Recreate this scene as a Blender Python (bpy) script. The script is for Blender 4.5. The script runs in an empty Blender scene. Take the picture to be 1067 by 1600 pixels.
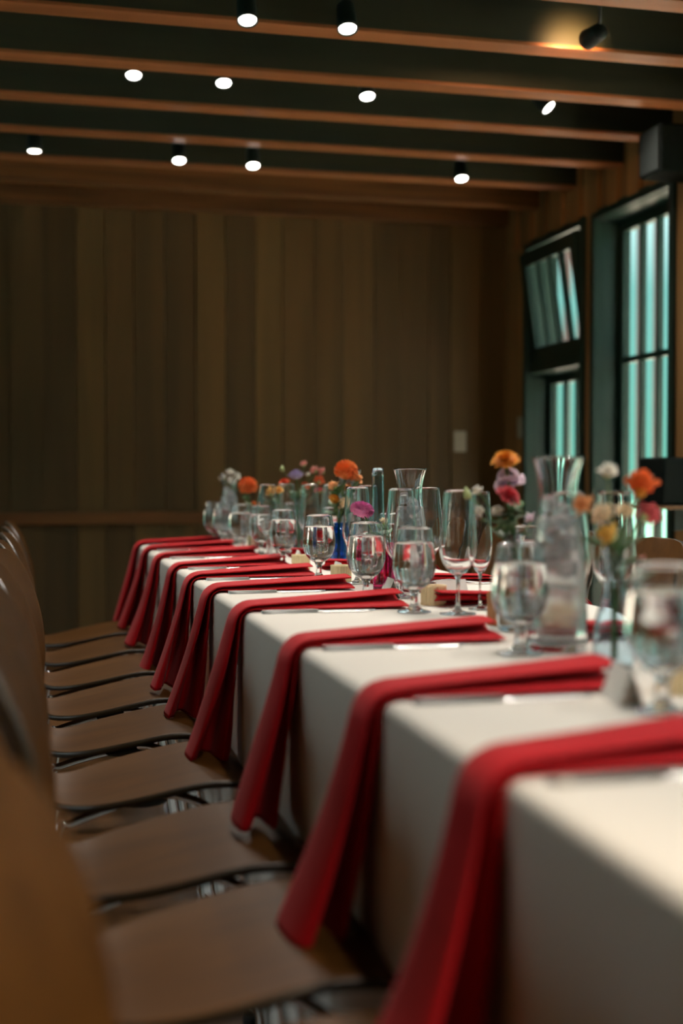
import bpy, bmesh, math, random
from mathutils import Vector, Matrix, Quaternion

# ------------------------------------------------------------------ camera, sky, exposure
scene = bpy.context.scene
COL = scene.collection
R = math.radians
PI = math.pi

cam_d = bpy.data.cameras.new('camera')
cam = bpy.data.objects.new('camera', cam_d)
COL.objects.link(cam)
cam.location = (0.0, 0.0, 1.03)
cam.rotation_euler = (R(90) - math.atan(56 / 2000), 0.0, -math.atan(483.5 / 2000))
cam_d.sensor_fit = 'HORIZONTAL'
cam_d.sensor_width = 24.0
cam_d.lens = 2000 / 1067 * 24.0
cam_d.clip_start = 0.05
cam_d.dof.use_dof = True
cam_d.dof.focus_distance = 3.15
cam_d.dof.aperture_fstop = 1.75
scene.camera = cam

scene.view_settings.view_transform = 'Standard'
scene.view_settings.look = 'None'
scene.view_settings.exposure = 0.29
scene.view_settings.gamma = 1.0
scene.view_settings.use_curve_mapping = False
scene.cycles.max_bounces = 16
scene.cycles.transmission_bounces = 14
scene.cycles.transparent_max_bounces = 16
scene.cycles.glossy_bounces = 6
scene.cycles.diffuse_bounces = 5
scene.cycles.use_denoising = True
scene.cycles.sample_clamp_indirect = 6.0

world = bpy.data.worlds.new('world')
scene.world = world
world.use_nodes = True
wn = world.node_tree
wn.nodes.clear()
w_out = wn.nodes.new('ShaderNodeOutputWorld')
w_bg = wn.nodes.new('ShaderNodeBackground')
w_tc = wn.nodes.new('ShaderNodeTexCoord')
w_sep = wn.nodes.new('ShaderNodeSeparateXYZ')
w_ramp = wn.nodes.new('ShaderNodeValToRGB')
w_ramp.color_ramp.elements[0].position = 0.0
w_ramp.color_ramp.elements[0].color = (0.11, 0.34, 0.27, 1)
w_ramp.color_ramp.elements[1].position = 0.55
w_ramp.color_ramp.elements[1].color = (2.1, 2.25, 2.4, 1)
w_el = w_ramp.color_ramp.elements.new(0.14)
w_el.color = (0.14, 0.36, 0.33, 1)
w_bg.inputs['Strength'].default_value = 1.5
wn.links.new(w_tc.outputs['Generated'], w_sep.inputs[0])
wn.links.new(w_sep.outputs['Z'], w_ramp.inputs[0])
wn.links.new(w_ramp.outputs[0], w_bg.inputs[0])
wn.links.new(w_bg.outputs[0], w_out.inputs[0])

sun_d = bpy.data.lights.new('sun', 'SUN')
sun_d.energy = 36.0
sun_d.angle = R(1.0)
sun_d.color = (1.0, 0.93, 0.84)
sun = bpy.data.objects.new('sun', sun_d)
COL.objects.link(sun)
sun.rotation_euler = Vector((-0.30, -0.06, -0.95)).to_track_quat('-Z', 'Y').to_euler()

SPOT_W = 22.0
SPOT_COL = (1.0, 0.92, 0.82)

# room extents (metres): camera stands at x 0, y 0
XL, XR = -2.6, 2.65
YF, YB = -3.0, 6.94
ZBEAM, ZCEIL = 2.45, 2.76
TABLE_Z = 0.755
TX0, TX1 = 0.414, 1.174
TY0, TY1 = -0.45, 5.36


# ------------------------------------------------------------------ materials
def srgb(r, g, b):
    def f(c):
        c /= 255.0
        return c / 12.92 if c <= 0.04045 else ((c + 0.055) / 1.055) ** 2.4
    return (f(r), f(g), f(b), 1.0)


def new_mat(name):
    m = bpy.data.materials.new(name)
    m.use_nodes = True
    nt = m.node_tree
    b = nt.nodes['Principled BSDF']
    return m, nt, b


def plain(name, col, rough=0.5, metal=0.0, noise=0.0, nscale=40.0, bump=0.0, spec=0.5, sheen=0.0, emis=None):
    m, nt, b = new_mat(name)
    b.inputs['Base Color'].default_value = col
    b.inputs['Roughness'].default_value = rough
    b.inputs['Metallic'].default_value = metal
    b.inputs['Specular IOR Level'].default_value = spec
    if sheen:
        b.inputs['Sheen Weight'].default_value = sheen
    if emis:
        b.inputs['Emission Color'].default_value = emis[0]
        b.inputs['Emission Strength'].default_value = emis[1]
    tc = nt.nodes.new('ShaderNodeTexCoord')
    nz = nt.nodes.new('ShaderNodeTexNoise')
    nz.inputs['Scale'].default_value = nscale
    nz.inputs['Detail'].default_value = 4
    nt.links.new(tc.outputs['Object'], nz.inputs['Vector'])
    if noise:
        mx = nt.nodes.new('ShaderNodeMix')
        mx.data_type = 'RGBA'
        mx.inputs[6].default_value = tuple(c * (1 - noise) for c in col[:3]) + (1,)
        mx.inputs[7].default_value = tuple(min(1, c * (1 + noise)) for c in col[:3]) + (1,)
        nt.links.new(nz.outputs[0], mx.inputs[0])
        nt.links.new(mx.outputs[2], b.inputs['Base Color'])
    if bump:
        bp = nt.nodes.new('ShaderNodeBump')
        bp.inputs['Strength'].default_value = bump
        bp.inputs['Distance'].default_value = 0.002
        nt.links.new(nz.outputs[0], bp.inputs['Height'])
        nt.links.new(bp.outputs[0], b.inputs['Normal'])
    return m


def wood(name, dark, light, axis='Z', rough=0.45, vary=0.5, scale=6.0, coat=0.0, bump=0.15):
    """grain stretched along the axis; tone differs from board to board (object random)"""
    m, nt, b = new_mat(name)
    tc = nt.nodes.new('ShaderNodeTexCoord')
    mp = nt.nodes.new('ShaderNodeMapping')
    s = [scale * 4, scale * 4, scale * 4]
    s['XYZ'.index(axis)] = scale * 0.25
    mp.inputs['Scale'].default_value = s
    oi = nt.nodes.new('ShaderNodeObjectInfo')
    ad = nt.nodes.new('ShaderNodeVectorMath')
    ad.operation = 'ADD'
    ml = nt.nodes.new('ShaderNodeMath')
    ml.operation = 'MULTIPLY'
    ml.inputs[1].default_value = 37.0
    nt.links.new(oi.outputs['Random'], ml.inputs[0])
    nt.links.new(tc.outputs['Object'], mp.inputs['Vector'])
    nt.links.new(mp.outputs[0], ad.inputs[0])
    nt.links.new(ml.outputs[0], ad.inputs[1])
    nz = nt.nodes.new('ShaderNodeTexNoise')
    nz.inputs['Scale'].default_value = 1.0
    nz.inputs['Detail'].default_value = 5
    nz.inputs['Distortion'].default_value = 0.6
    nt.links.new(ad.outputs[0], nz.inputs['Vector'])
    mx = nt.nodes.new('ShaderNodeMix')
    mx.data_type = 'RGBA'
    mx.inputs[6].default_value = dark
    mx.inputs[7].default_value = light
    mr = nt.nodes.new('ShaderNodeMapRange')
    mr.inputs[1].default_value = 0.3
    mr.inputs[2].default_value = 0.7
    nt.links.new(nz.outputs[0], mr.inputs[0])
    nt.links.new(mr.outputs[0], mx.inputs[0])
    hs = nt.nodes.new('ShaderNodeHueSaturation')
    v = nt.nodes.new('ShaderNodeMapRange')
    v.inputs[3].default_value = 1 - vary
    v.inputs[4].default_value = 1 + vary
    nt.links.new(oi.outputs['Random'], v.inputs[0])
    nt.links.new(v.outputs[0], hs.inputs['Value'])
    nt.links.new(mx.outputs[2], hs.inputs['Color'])
    nt.links.new(hs.outputs[0], b.inputs['Base Color'])
    b.inputs['Roughness'].default_value = rough
    b.inputs['Coat Weight'].default_value = coat
    b.inputs['Coat Roughness'].default_value = 0.15
    bp = nt.nodes.new('ShaderNodeBump')
    bp.inputs['Strength'].default_value = bump
    bp.inputs['Distance'].default_value = 0.002
    nt.links.new(nz.outputs[0], bp.inputs['Height'])
    nt.links.new(bp.outputs[0], b.inputs['Normal'])
    return m


def glass(name, col=(1, 1, 1, 1), ior=1.45, rough=0.0):
    m, nt, b = new_mat(name)
    b.inputs['Base Color'].default_value = col
    b.inputs['Roughness'].default_value = rough
    b.inputs['IOR'].default_value = ior
    b.inputs['Transmission Weight'].default_value = 1.0
    return m


M = {}
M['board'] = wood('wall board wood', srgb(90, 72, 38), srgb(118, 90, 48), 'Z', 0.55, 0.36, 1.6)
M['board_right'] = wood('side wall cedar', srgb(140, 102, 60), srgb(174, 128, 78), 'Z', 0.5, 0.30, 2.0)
M['beam'] = wood('lit beam underside', srgb(132, 82, 46), srgb(166, 108, 66), 'X', 0.4, 0.08, 3.0)  # light on the beam undersides put into the wood colour
M['beam_dark'] = wood('shaded beam sides', srgb(36, 46, 32), srgb(56, 56, 34), 'X', 0.6, 0.1, 3.0)  # shade on the beam sides put into the wood colour
M['rail'] = wood('rail wood', srgb(96, 62, 30), srgb(140, 92, 48), 'X', 0.45, 0.1, 4.0)
M['ceiling'] = plain('dark green ceiling paint', srgb(30, 62, 46), 0.8, noise=0.2, nscale=3)
M['frame'] = plain('dark green frame paint', srgb(26, 52, 44), 0.4, noise=0.15, nscale=20)
M['floor'] = wood('floor wood', srgb(84, 56, 32), srgb(128, 86, 50), 'Y', 0.35, 0.1, 3.0)
M['chair'] = wood('lacquered chair plywood', srgb(72, 45, 14), srgb(88, 56, 20), 'X', 0.46, 0.07, 5.0, coat=0.0, bump=0.04)
M['chair'].node_tree.nodes['Principled BSDF'].inputs['Specular IOR Level'].default_value = 0.16
M['chair_edge'] = plain('shaded plywood edge', srgb(50, 40, 24), 0.35, noise=0.2, nscale=120)  # dark rim: shade at the shell edges put into the colour
M['chrome'] = plain('chrome', (0.72, 0.74, 0.74, 1), 0.08, 1.0)
M['rubber'] = plain('black rubber', srgb(30, 34, 32), 0.7)
M['cloth'] = plain('white linen', srgb(228, 222, 212), 0.85, noise=0.03, nscale=250, bump=0.12, spec=0.15, sheen=0.1)
M['napkin'] = plain('red napkin cotton', srgb(186, 12, 24), 0.75, noise=0.08, nscale=300, bump=0.1, spec=0.15, sheen=0.06)
M['steel'] = plain('polished steel', (0.82, 0.82, 0.80, 1), 0.32, 1.0)
M['glass'] = glass('clear glass', (0.985, 0.995, 1.0, 1), 1.47)
M['pane'] = glass('window glass', (0.95, 1.0, 0.98, 1), 1.02)
M['water'] = glass('water', (0.99, 1.0, 1.0, 1), 1.33)
M['blue'] = glass('cobalt blue glass', (0.05, 0.34, 0.88, 1), 1.45)
M['paleblue'] = glass('pale blue glass', (0.78, 0.91, 0.98, 1), 1.45)
M['magenta'] = glass('magenta glass', (0.78, 0.12, 0.36, 1), 1.45)
M['greenglass'] = glass('pale green glass', (0.54, 0.74, 0.54, 1), 1.45)
m, nt, b = new_mat('frosty ice water')
b.inputs['Base Color'].default_value = (0.98, 0.99, 1.0, 1)
b.inputs['Roughness'].default_value = 0.22
b.inputs['IOR'].default_value = 1.2
b.inputs['Transmission Weight'].default_value = 0.82
M['icewater'] = m
m, nt, b = new_mat('ribbed cream votive')
b.inputs['Base Color'].default_value = srgb(236, 214, 168)
b.inputs['Roughness'].default_value = 0.45
b.inputs['Subsurface Weight'].default_value = 0.0
M['votive'] = m
M['wax'] = plain('candle wax', srgb(244, 236, 214), 0.5)
M['wick'] = plain('wick', srgb(40, 34, 28), 0.9)
M['card'] = plain('white card', srgb(236, 232, 224), 0.8, noise=0.02)
M['block'] = wood('block wood', srgb(150, 92, 48), srgb(188, 124, 70), 'Z', 0.5, 0.05, 8.0)
M['stem'] = plain('flower stem', srgb(88, 118, 62), 0.55, noise=0.2, nscale=60)
M['leaf'] = plain('leaf green', srgb(62, 96, 52), 0.5, noise=0.25, nscale=60)
M['budgreen'] = plain('pale green bud', srgb(170, 182, 120), 0.6, noise=0.15)
M['plate'] = plain('switch plate', srgb(198, 196, 180), 0.5)
M['black'] = plain('black plastic', srgb(9, 18, 15), 0.8, noise=0.1, spec=0.15)
M['grille'] = plain('speaker grille', srgb(16, 26, 22), 0.8, noise=0.3, nscale=300, bump=0.5)
M['housing'] = plain('lamp housing', srgb(22, 34, 30), 0.5)
M['lens'] = plain('lamp lens', (1, 1, 1, 1), 0.4, emis=((1.0, 0.95, 0.86, 1), 14.0))
M['globe'] = plain('outdoor lamp globe', (1, 1, 1, 1), 0.4, emis=((1.0, 0.98, 0.95, 1), 6.0))
M['post'] = wood('outdoor post wood', srgb(84, 60, 54), srgb(116, 88, 80), 'Z', 0.7, 0.2, 3.0)
M['ground'] = plain('pale terrace paving', srgb(206, 190, 172), 0.9, noise=0.12, nscale=8)
M['slate'] = plain('slate bounce ground', srgb(104, 116, 128), 0.9, noise=0.15, nscale=5)  # for the ground added only to bounce light in from the left
M['lawn'] = plain('blue green lawn', srgb(44, 90, 72), 0.95, noise=0.25, nscale=6)
PET = {
    'orange': srgb(236, 130, 66), 'peach': srgb(238, 172, 118), 'gold': srgb(214, 138, 44), 'cream': srgb(238, 220, 188),
    'pink': srgb(222, 132, 186), 'white': srgb(240, 236, 224), 'lavender': srgb(176, 164, 198), 'coral': srgb(226, 96, 88),
    'dustypink': srgb(226, 150, 140), 'red_orange': srgb(236, 112, 72), 'lilac': srgb(222, 202, 216), 'yellow': srgb(232, 190, 92),
    'marigold': srgb(236, 160, 58), 'rose': srgb(220, 96, 104), 'poppy': srgb(244, 106, 44), 'peachyellow': srgb(236, 184, 104),
}
for k, c in PET.items():
    M['petal_' + k] = plain(k + ' petals', c, 0.6, noise=0.15, nscale=90, spec=0.2, sheen=0.05)


# ------------------------------------------------------------------ mesh helpers
def link(o, parent=None):
    COL.objects.link(o)
    if parent is not None:
        o.parent = parent
    return o


def obj(name, me, mat=None, parent=None, loc=None, rot=None, smooth=None):
    o = bpy.data.objects.new(name, me)
    if mat is not None and not me.materials:
        me.materials.append(M[mat])
    if smooth is not None:
        for p in me.polygons:
            p.use_smooth = smooth
    link(o, parent)
    if loc is not None:
        o.location = loc
    if rot is not None:
        o.rotation_euler = rot
    return o


def pyd(name, v, f):
    me = bpy.data.meshes.new(name)
    me.from_pydata([tuple(p) for p in v], [], f)
    me.update()
    return me


def tag(o, label=None, cat=None, group=None, kind=None):
    if label:
        o['label'] = label
    if cat:
        o['category'] = cat
    if group:
        o['group'] = group
    if kind:
        o['kind'] = kind
    return o


def thing(name, label, cat, loc=(0, 0, 0), rotz=0.0, group=None):
    o = bpy.data.objects.new(name, None)
    o.empty_display_size = 0.05
    link(o)
    o.location = loc
    o.rotation_euler = (0, 0, rotz)
    return tag(o, label, cat, group)


KIDS = {}


def copy_tree(o, parent=None):
    c = o.copy()
    COL.objects.link(c)
    c.parent = parent
    for ch in [x for x in COL.objects if x.parent == o and x is not c]:
        copy_tree(ch, c)
    return c


def box_me(name, x0, x1, y0, y1, z0, z1, bev=0.0):
    bm = bmesh.new()
    bmesh.ops.create_cube(bm, size=1.0)
    for v in bm.verts:
        v.co = Vector((x0 + (v.co.x + .5) * (x1 - x0), y0 + (v.co.y + .5) * (y1 - y0), z0 + (v.co.z + .5) * (z1 - z0)))
    if bev:
        bmesh.ops.bevel(bm, geom=list(bm.edges), offset=bev, segments=2, affect='EDGES', profile=0.6)
    me = bpy.data.meshes.new(name)
    bm.to_mesh(me)
    bm.free()
    return me


def boxes_me(name, lst, bev=0.0):
    bm = bmesh.new()
    for (x0, x1, y0, y1, z0, z1) in lst:
        r = bmesh.ops.create_cube(bm, size=1.0)
        for v in r['verts']:
            v.co = Vector((x0 + (v.co.x + .5) * (x1 - x0), y0 + (v.co.y + .5) * (y1 - y0), z0 + (v.co.z + .5) * (z1 - z0)))
    if bev:
        bmesh.ops.bevel(bm, geom=list(bm.edges), offset=bev, segments=1, affect='EDGES')
    me = bpy.data.meshes.new(name)
    bm.to_mesh(me)
    bm.free()
    return me


def lathe_me(name, prof, n=40):
    """revolve (r, z) points; r == 0 collapses to a pole"""
    v, f, rows = [], [], []
    for r, z in prof:
        if r < 1e-6:
            rows.append([len(v)])
            v.append((0, 0, z))
        else:
            rows.append(list(range(len(v), len(v) + n)))
            for i in range(n):
                a = 2 * PI * i / n
                v.append((r * math.cos(a), r * math.sin(a), z))
    for a, b in zip(rows, rows[1:]):
        for i in range(n):
            j = (i + 1) % n
            if len(a) == 1 and len(b) == 1:
                continue
            if len(a) == 1:
                f.append((a[0], b[j], b[i]))
            elif len(b) == 1:
                f.append((a[i], a[j], b[0]))
            else:
                f.append((a[i], a[j], b[j], b[i]))
    me = pyd(name, v, f)
    for p in me.polygons:
        p.use_smooth = True
    return me


def spline(pts, n):
    """Catmull-Rom through the points, n samples for each segment"""
    P = [Vector(p) for p in pts]
    P = [P[0] * 2 - P[1]] + P + [P[-1] * 2 - P[-2]]
    out = []
    for i in range(1, len(P) - 2):
        a, b, c, d = P[i - 1], P[i], P[i + 1], P[i + 2]
        for k in range(n):
            t = k / n
            out.append(0.5 * ((2 * b) + (c - a) * t + (2 * a - 5 * b + 4 * c - d) * t * t + (3 * b - a - 3 * c + d) * t ** 3))
    out.append(P[-2])
    return out


def sprof(pts, n=4):
    return [(max(p.x, 0.0), p.y) for p in spline([(r, z, 0) for r, z in pts], n)]


def tube_me(name, pts, rad, n=8, cap=True):
    pts = [Vector(p) for p in pts]
    rads = rad if isinstance(rad, (list, tuple)) else [rad] * len(pts)
    v, f = [], []
    t0 = (pts[1] - pts[0]).normalized()
    u = t0.orthogonal().normalized()
    prev = t0
    for i, p in enumerate(pts):
        t = (pts[min(i + 1, len(pts) - 1)] - pts[max(i - 1, 0)]).normalized()
        q = prev.rotation_difference(t)
        u = (q @ u).normalized()
        w = t.cross(u)
        prev = t
        for k in range(n):
            a = 2 * PI * k / n
            v.append(p + (u * math.cos(a) + w * math.sin(a)) * rads[i])
    for i in range(len(pts) - 1):
        for k in range(n):
            k2 = (k + 1) % n
            f.append((i * n + k, i * n + k2, (i + 1) * n + k2, (i + 1) * n + k))
    if cap:
        f.append(tuple(reversed(range(n))))
        f.append(tuple(range((len(pts) - 1) * n, len(pts) * n)))
    me = pyd(name, v, f)
    for p in me.polygons:
        p.use_smooth = True
    return me


def bake(me, mods, mats=()):
    """a mesh with modifiers applied; mods = list of (type, {attr: value})"""
    for q in mats:
        me.materials.append(M[q])
    o = bpy.data.objects.new('tmp', me)
    COL.objects.link(o)
    for t, kw in mods:
        md = o.modifiers.new(t, t)
        for k, val in kw.items():
            setattr(md, k, val)
    dg = bpy.context.evaluated_depsgraph_get()
    dg.update()
    out = bpy.data.meshes.new_from_object(o.evaluated_get(dg))
    out.name = me.name
    bpy.data.objects.remove(o)
    for p in out.polygons:
        p.use_smooth = True
    return out


def struct(name, me, mat, parent=None, label=None):
    o = obj(name, me, mat, parent)
    if parent is None:
        o['kind'] = 'structure'
    if label:
        o['label'] = label
    return o


ORD = ['first', 'second', 'third', 'fourth', 'fifth', 'sixth', 'seventh', 'eighth', 'ninth', 'farthest']

# ------------------------------------------------------------------ the room
struct('floor', box_me('floor', XL, XR, YF, YB, -0.06, 0.0), 'floor', label='brown wooden floor under the table and chairs')
struct('ceiling', box_me('ceiling', XL, XR, YF, YB, ZCEIL, ZCEIL + 0.1), 'ceiling', label='dark ceiling above the beams')

# back wall with its vertical boards
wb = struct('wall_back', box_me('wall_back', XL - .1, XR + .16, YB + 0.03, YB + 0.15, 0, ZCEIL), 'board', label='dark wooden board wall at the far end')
random.seed(4)
x = XL
i = 0
bcache = {}
while x < XR - 0.01:
    w = min(random.choice((0.13, 0.15, 0.165, 0.18)), XR - x)
    d = random.choice((0.0, 0.003, 0.006))
    for z0, z1 in ((0.0, 0.775), (0.835, ZCEIL)):
        key = (round(w, 3), z0)
        if key not in bcache:
            bcache[key] = box_me('board', 0.0015, w - 0.0015, 0, 0.03, z0, z1)
        obj('board', bcache[key], 'board', wb, (x, YB - d, 0))
    x += w
    i += 1
struct('trim_1', box_me('trim_1', XL, XR, YB - 0.035, YB, 0.775, 0.840, 0.004), 'rail', label='wooden chair rail along the far wall')
struct('baseboard_back', box_me('baseboard_back', XL, XR, YB - 0.02, YB, 0, 0.12, 0.003), 'rail')

# left wall and the wall behind the camera (glazed opening)
LWINS = [(1.4, 2.9), (3.2, 4.7), (5.0, 6.5)]
LZ0, LZ1 = 1.1, 2.35
lseg = []
le = [YF] + [e for w_ in LWINS for e in w_] + [YB]
for a, b_ in zip(le[0::2], le[1::2]):
    lseg.append((XL - 0.12, XL, a, b_, 0, ZCEIL))
for a, b_ in LWINS:
    lseg += [(XL - 0.12, XL, a, b_, 0, LZ0), (XL - 0.12, XL, a, b_, LZ1, ZCEIL)]
wl = struct('wall_left', boxes_me('wall_left', lseg), 'board', label='wooden wall with windows on the left outside the view')
struct('wall_front', box_me('wall_front', XL - .1, XR + .16, YF - .1, YF, 0, ZCEIL), 'board', label='wooden wall behind the camera')

# right wall: openings for the windows
WINS = [(4.935, 5.73), (5.84, 6.60), (3.75, 4.56), (2.65, 3.45), (1.5, 2.3), (0.4, 1.2), (-0.7, 0.1)]  # all but the first two are unseen, added for daylight
WZ0, WZ1 = 0.22, 2.27
segs = []
ys = sorted(WINS)
edges = [YF] + [e for w_ in ys for e in w_] + [YB]
for a, b_ in zip(edges[0::2], edges[1::2]):
    segs.append((XR + 0.02, XR + 0.16, a, b_, 0, ZCEIL))
for a, b_ in ys:
    segs.append((XR + 0.02, XR + 0.16, a, b_, 0, WZ0))
    segs.append((XR + 0.02, XR + 0.16, a, b_, WZ1, ZCEIL))
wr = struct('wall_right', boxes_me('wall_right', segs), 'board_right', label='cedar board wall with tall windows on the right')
# boards and battens over the windows and on the piers
bw = 0.105
yy = YB - 0.02
k = 0
bm_hi = box_me('board', -0.012, 0.02, 0.002, bw - 0.002, WZ1 + 0.02, ZCEIL)
bm_batt = box_me('batten', -0.034, 0.02, 0.002, bw - 0.002, WZ1 + 0.02, ZCEIL)
while yy - bw > 3.6:
    yy -= bw
    obj('batten' if k % 2 else 'board', bm_batt if k % 2 else bm_hi, 'board_right', wr, (XR, yy, 0))
    k += 1
for a, b_ in zip(edges[0::2], edges[1::2]):
    if b_ < 4.0:
        continue
    n = max(1, round((b_ - a) / 0.12))
    for q in range(n):
        obj('board', box_me('board', -0.012, 0.02, a + (b_ - a) * q / n + 0.002, a + (b_ - a) * (q + 1) / n - 0.002, 0, WZ1 + 0.02), 'board_right', wr, (XR, 0, 0))


def frame_rect(x0, x1, y0, y1, z0, z1, t):
    return [(x0, x1, y0, y0 + t, z0, z1), (x0, x1, y1 - t, y1, z0, z1), (x0, x1, y0 + t, y1 - t, z0, z0 + t), (x0, x1, y0 + t, y1 - t, z1 - t, z1)]


def make_window(num, y0, y1, hopper=False):
    X = XR
    n = 'window_%d' % num
    # the lining of the opening, its casing on the room side
    w = struct(n, boxes_me(n, frame_rect(X - 0.004, X + 0.165, y0, y1, WZ0, WZ1, 0.016), 0.0), 'frame',
               label=('tall dark framed window with upper vent sash tipped inward beside far wall' if hopper else
                      'tall dark framed window with narrow upright panes nearest the speaker' if num == 1 else 'tall dark framed side window added unseen for daylight'))
    obj('casing', boxes_me('casing', frame_rect(X - 0.03, X + 0.0, y0 - 0.012, y1 + 0.012, WZ0 - 0.02, WZ1 + 0.03, 0.042), 0.002), 'frame', w)
    a, b_ = y0 + 0.016, y1 - 0.016
    gx = X + 0.125

    def sash(name, z0, z1, cols, rows, gx, parent, t=0.045, hinge=None):
        org = Vector((gx, 0, z0))
        s = obj(name, boxes_me(name, [(p[0] - gx, p[1] - gx, p[2], p[3], p[4] - z0, p[5] - z0) for p in frame_rect(gx - 0.02, gx + 0.02, a, b_, z0, z1, t)], 0.002), 'frame', parent, org)
        ia, ib, iz0, iz1 = a + t, b_ - t, t, (z1 - z0) - t
        cw = (ib - ia) / cols
        bars = [('mullion', (-0.014, 0.014, ia + cw * q - 0.012, ia + cw * q + 0.012, iz0, iz1)) for q in range(1, cols)]
        for zr in rows:
            bars.append(('rail', (-0.0145, 0.0145, ia, ib, zr - z0 - 0.014, zr - z0 + 0.014)))
        for nm, bb in bars:
            obj(nm, box_me(nm, *bb), 'frame', s)
        zs = [iz0] + [zr - z0 for zr in rows] + [iz1]
        for q in range(cols):
            for za, zb in zip(zs, zs[1:]):
                obj('pane', box_me('pane', -0.003, 0.003, ia + cw * q, ia + cw * (q + 1), za, zb), 'pane', s)
        if hinge:
            s.rotation_euler = (0, hinge, 0)
        return s
    if hopper:
        obj('transom', box_me('transom', X - 0.01, X + 0.15, a, b_, 1.585, 1.645, 0.004), 'frame', w)
        sash('upper_sash', 1.65, WZ1 - 0.03, 4, [], X + 0.035, w, 0.075, hinge=-R(8))
        sash('lower_sash', WZ0 + 0.02, 1.58, 4, [], gx, w, 0.05)
    else:
        sash('sash', WZ0 + 0.02, WZ1 - 0.02, 4, [1.585], gx, w, 0.05)
    # the sky outside seen through the pane: a light portal
    return w


for k, (a, b_) in enumerate(WINS):
    make_window(k + 1, a, b_, hopper=(k == 1))
for k, (a, b_) in enumerate(LWINS):
    w = struct('window_%d' % (len(WINS) + k + 1), boxes_me('window', frame_rect(XL - 0.125, XL + 0.01, a, b_, LZ0, LZ1, 0.03)), 'frame', label='window in the left wall outside the view')
    obj('mullion', box_me('mullion', XL - 0.07, XL - 0.04, (a + b_) / 2 - 0.015, (a + b_) / 2 + 0.015, LZ0 + 0.03, LZ1 - 0.03), 'frame', w)
    for y0_, y1_ in ((a + 0.03, (a + b_) / 2 - 0.015), ((a + b_) / 2 + 0.015, b_ - 0.03)):
        obj('pane', box_me('pane', XL - 0.058, XL - 0.052, y0_, y1_, LZ0 + 0.03, LZ1 - 0.03), 'pane', w)
struct('sun_block_eave', box_me('sun_block_eave', XR + 0.16, XR + 1.0, YF - 0.5, YB + 0.5, ZCEIL - 0.02, ZCEIL + 0.1), 'ceiling', label='unseen roof overhang added to keep sun out of the windows')  # overhang added to block the sun from the right windows


def portal(name, loc, rot, sx, sy):
    l = bpy.data.lights.new(name, 'AREA')
    l.shape = 'RECTANGLE'
    l.size, l.size_y = sx, sy
    l.cycles.is_portal = True
    o = bpy.data.objects.new(name, l)
    link(o)
    o.location = loc
    o.rotation_euler = rot
    return o


for a, b_ in WINS:
    portal('window_portal', (XR + 0.18, (a + b_) / 2, (WZ0 + WZ1) / 2), (0, R(90), 0), WZ1 - WZ0, b_ - a)

for a, b_ in LWINS:
    portal('window_portal', (XL - 0.14, (a + b_) / 2, (LZ0 + LZ1) / 2), (0, -R(90), 0), LZ1 - LZ0, b_ - a)

# ceiling beams, running across the room
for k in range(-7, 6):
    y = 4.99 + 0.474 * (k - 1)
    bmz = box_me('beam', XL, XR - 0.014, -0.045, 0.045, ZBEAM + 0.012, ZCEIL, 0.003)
    o = struct('beam_%d' % (k + 8), bmz, 'beam_dark' if k < 4 else 'rail')  # sides darkened for shade; the two far beams browner, as lit
    obj('lit_underside', box_me('lit_underside', XL, XR - 0.016, -0.046, 0.046, ZBEAM, ZBEAM + 0.012, 0.002), 'beam' if k < 4 else 'rail', o)['label'] = 'underside of the beam, its lit tone painted on'  # underside set apart as a lighter strip for the light it catches
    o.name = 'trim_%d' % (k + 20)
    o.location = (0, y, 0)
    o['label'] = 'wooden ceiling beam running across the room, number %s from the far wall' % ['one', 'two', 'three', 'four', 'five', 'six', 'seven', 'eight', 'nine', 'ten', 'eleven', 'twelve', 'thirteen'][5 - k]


# track lamps between the beams
def lamp_meshes():
    hous = lathe_me('housing', [(0, 0.095), (0.02, 0.094), (0.028, 0.085), (0.031, 0.02), (0.033, 0.0), (0.029, 0.0), (0.027, 0.012)], 24)
    lens = lathe_me('lens', [(0, 0.003), (0.026, 0.003), (0.027, 0.012), (0, 0.012)], 24)
    return hous, lens


L_H, L_L = lamp_meshes()


def make_lamp(loc, tilt, label, group, roll=0.0, power=SPOT_W, colour=SPOT_COL, cone=105):
    t = thing('track_lamp', label, 'lamp', loc, 0, group)
    body = obj('housing', L_H, 'housing', t, (0, 0, 0), (tilt, roll, 0))
    obj('lens', L_L, 'lens', body)
    top = Matrix.Rotation(roll, 4, 'Y') @ Matrix.Rotation(tilt, 4, 'X') @ Vector((0, 0, 0.088))
    obj('stem', tube_me('stem', [top, (top.x, top.y, ZCEIL - loc[2] - 0.025)], 0.006, 8), 'housing', t)
    obj('canopy', lathe_me('canopy', [(0, ZCEIL - loc[2] - 0.03), (0.03, ZCEIL - loc[2] - 0.03), (0.03, ZCEIL - loc[2]), (0, ZCEIL - loc[2])], 20), 'housing', t, (top.x, top.y, 0))
    l = bpy.data.lights.new('spot', 'SPOT')
    l.energy = power
    l.color = colour
    l.spot_size = R(cone)
    l.spot_blend = 0.9
    l.shadow_soft_size = 0.03
    lo = bpy.data.objects.new('spot', l)
    link(lo, body)
    lo.location = (0, 0, -0.012)
    return t


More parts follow.
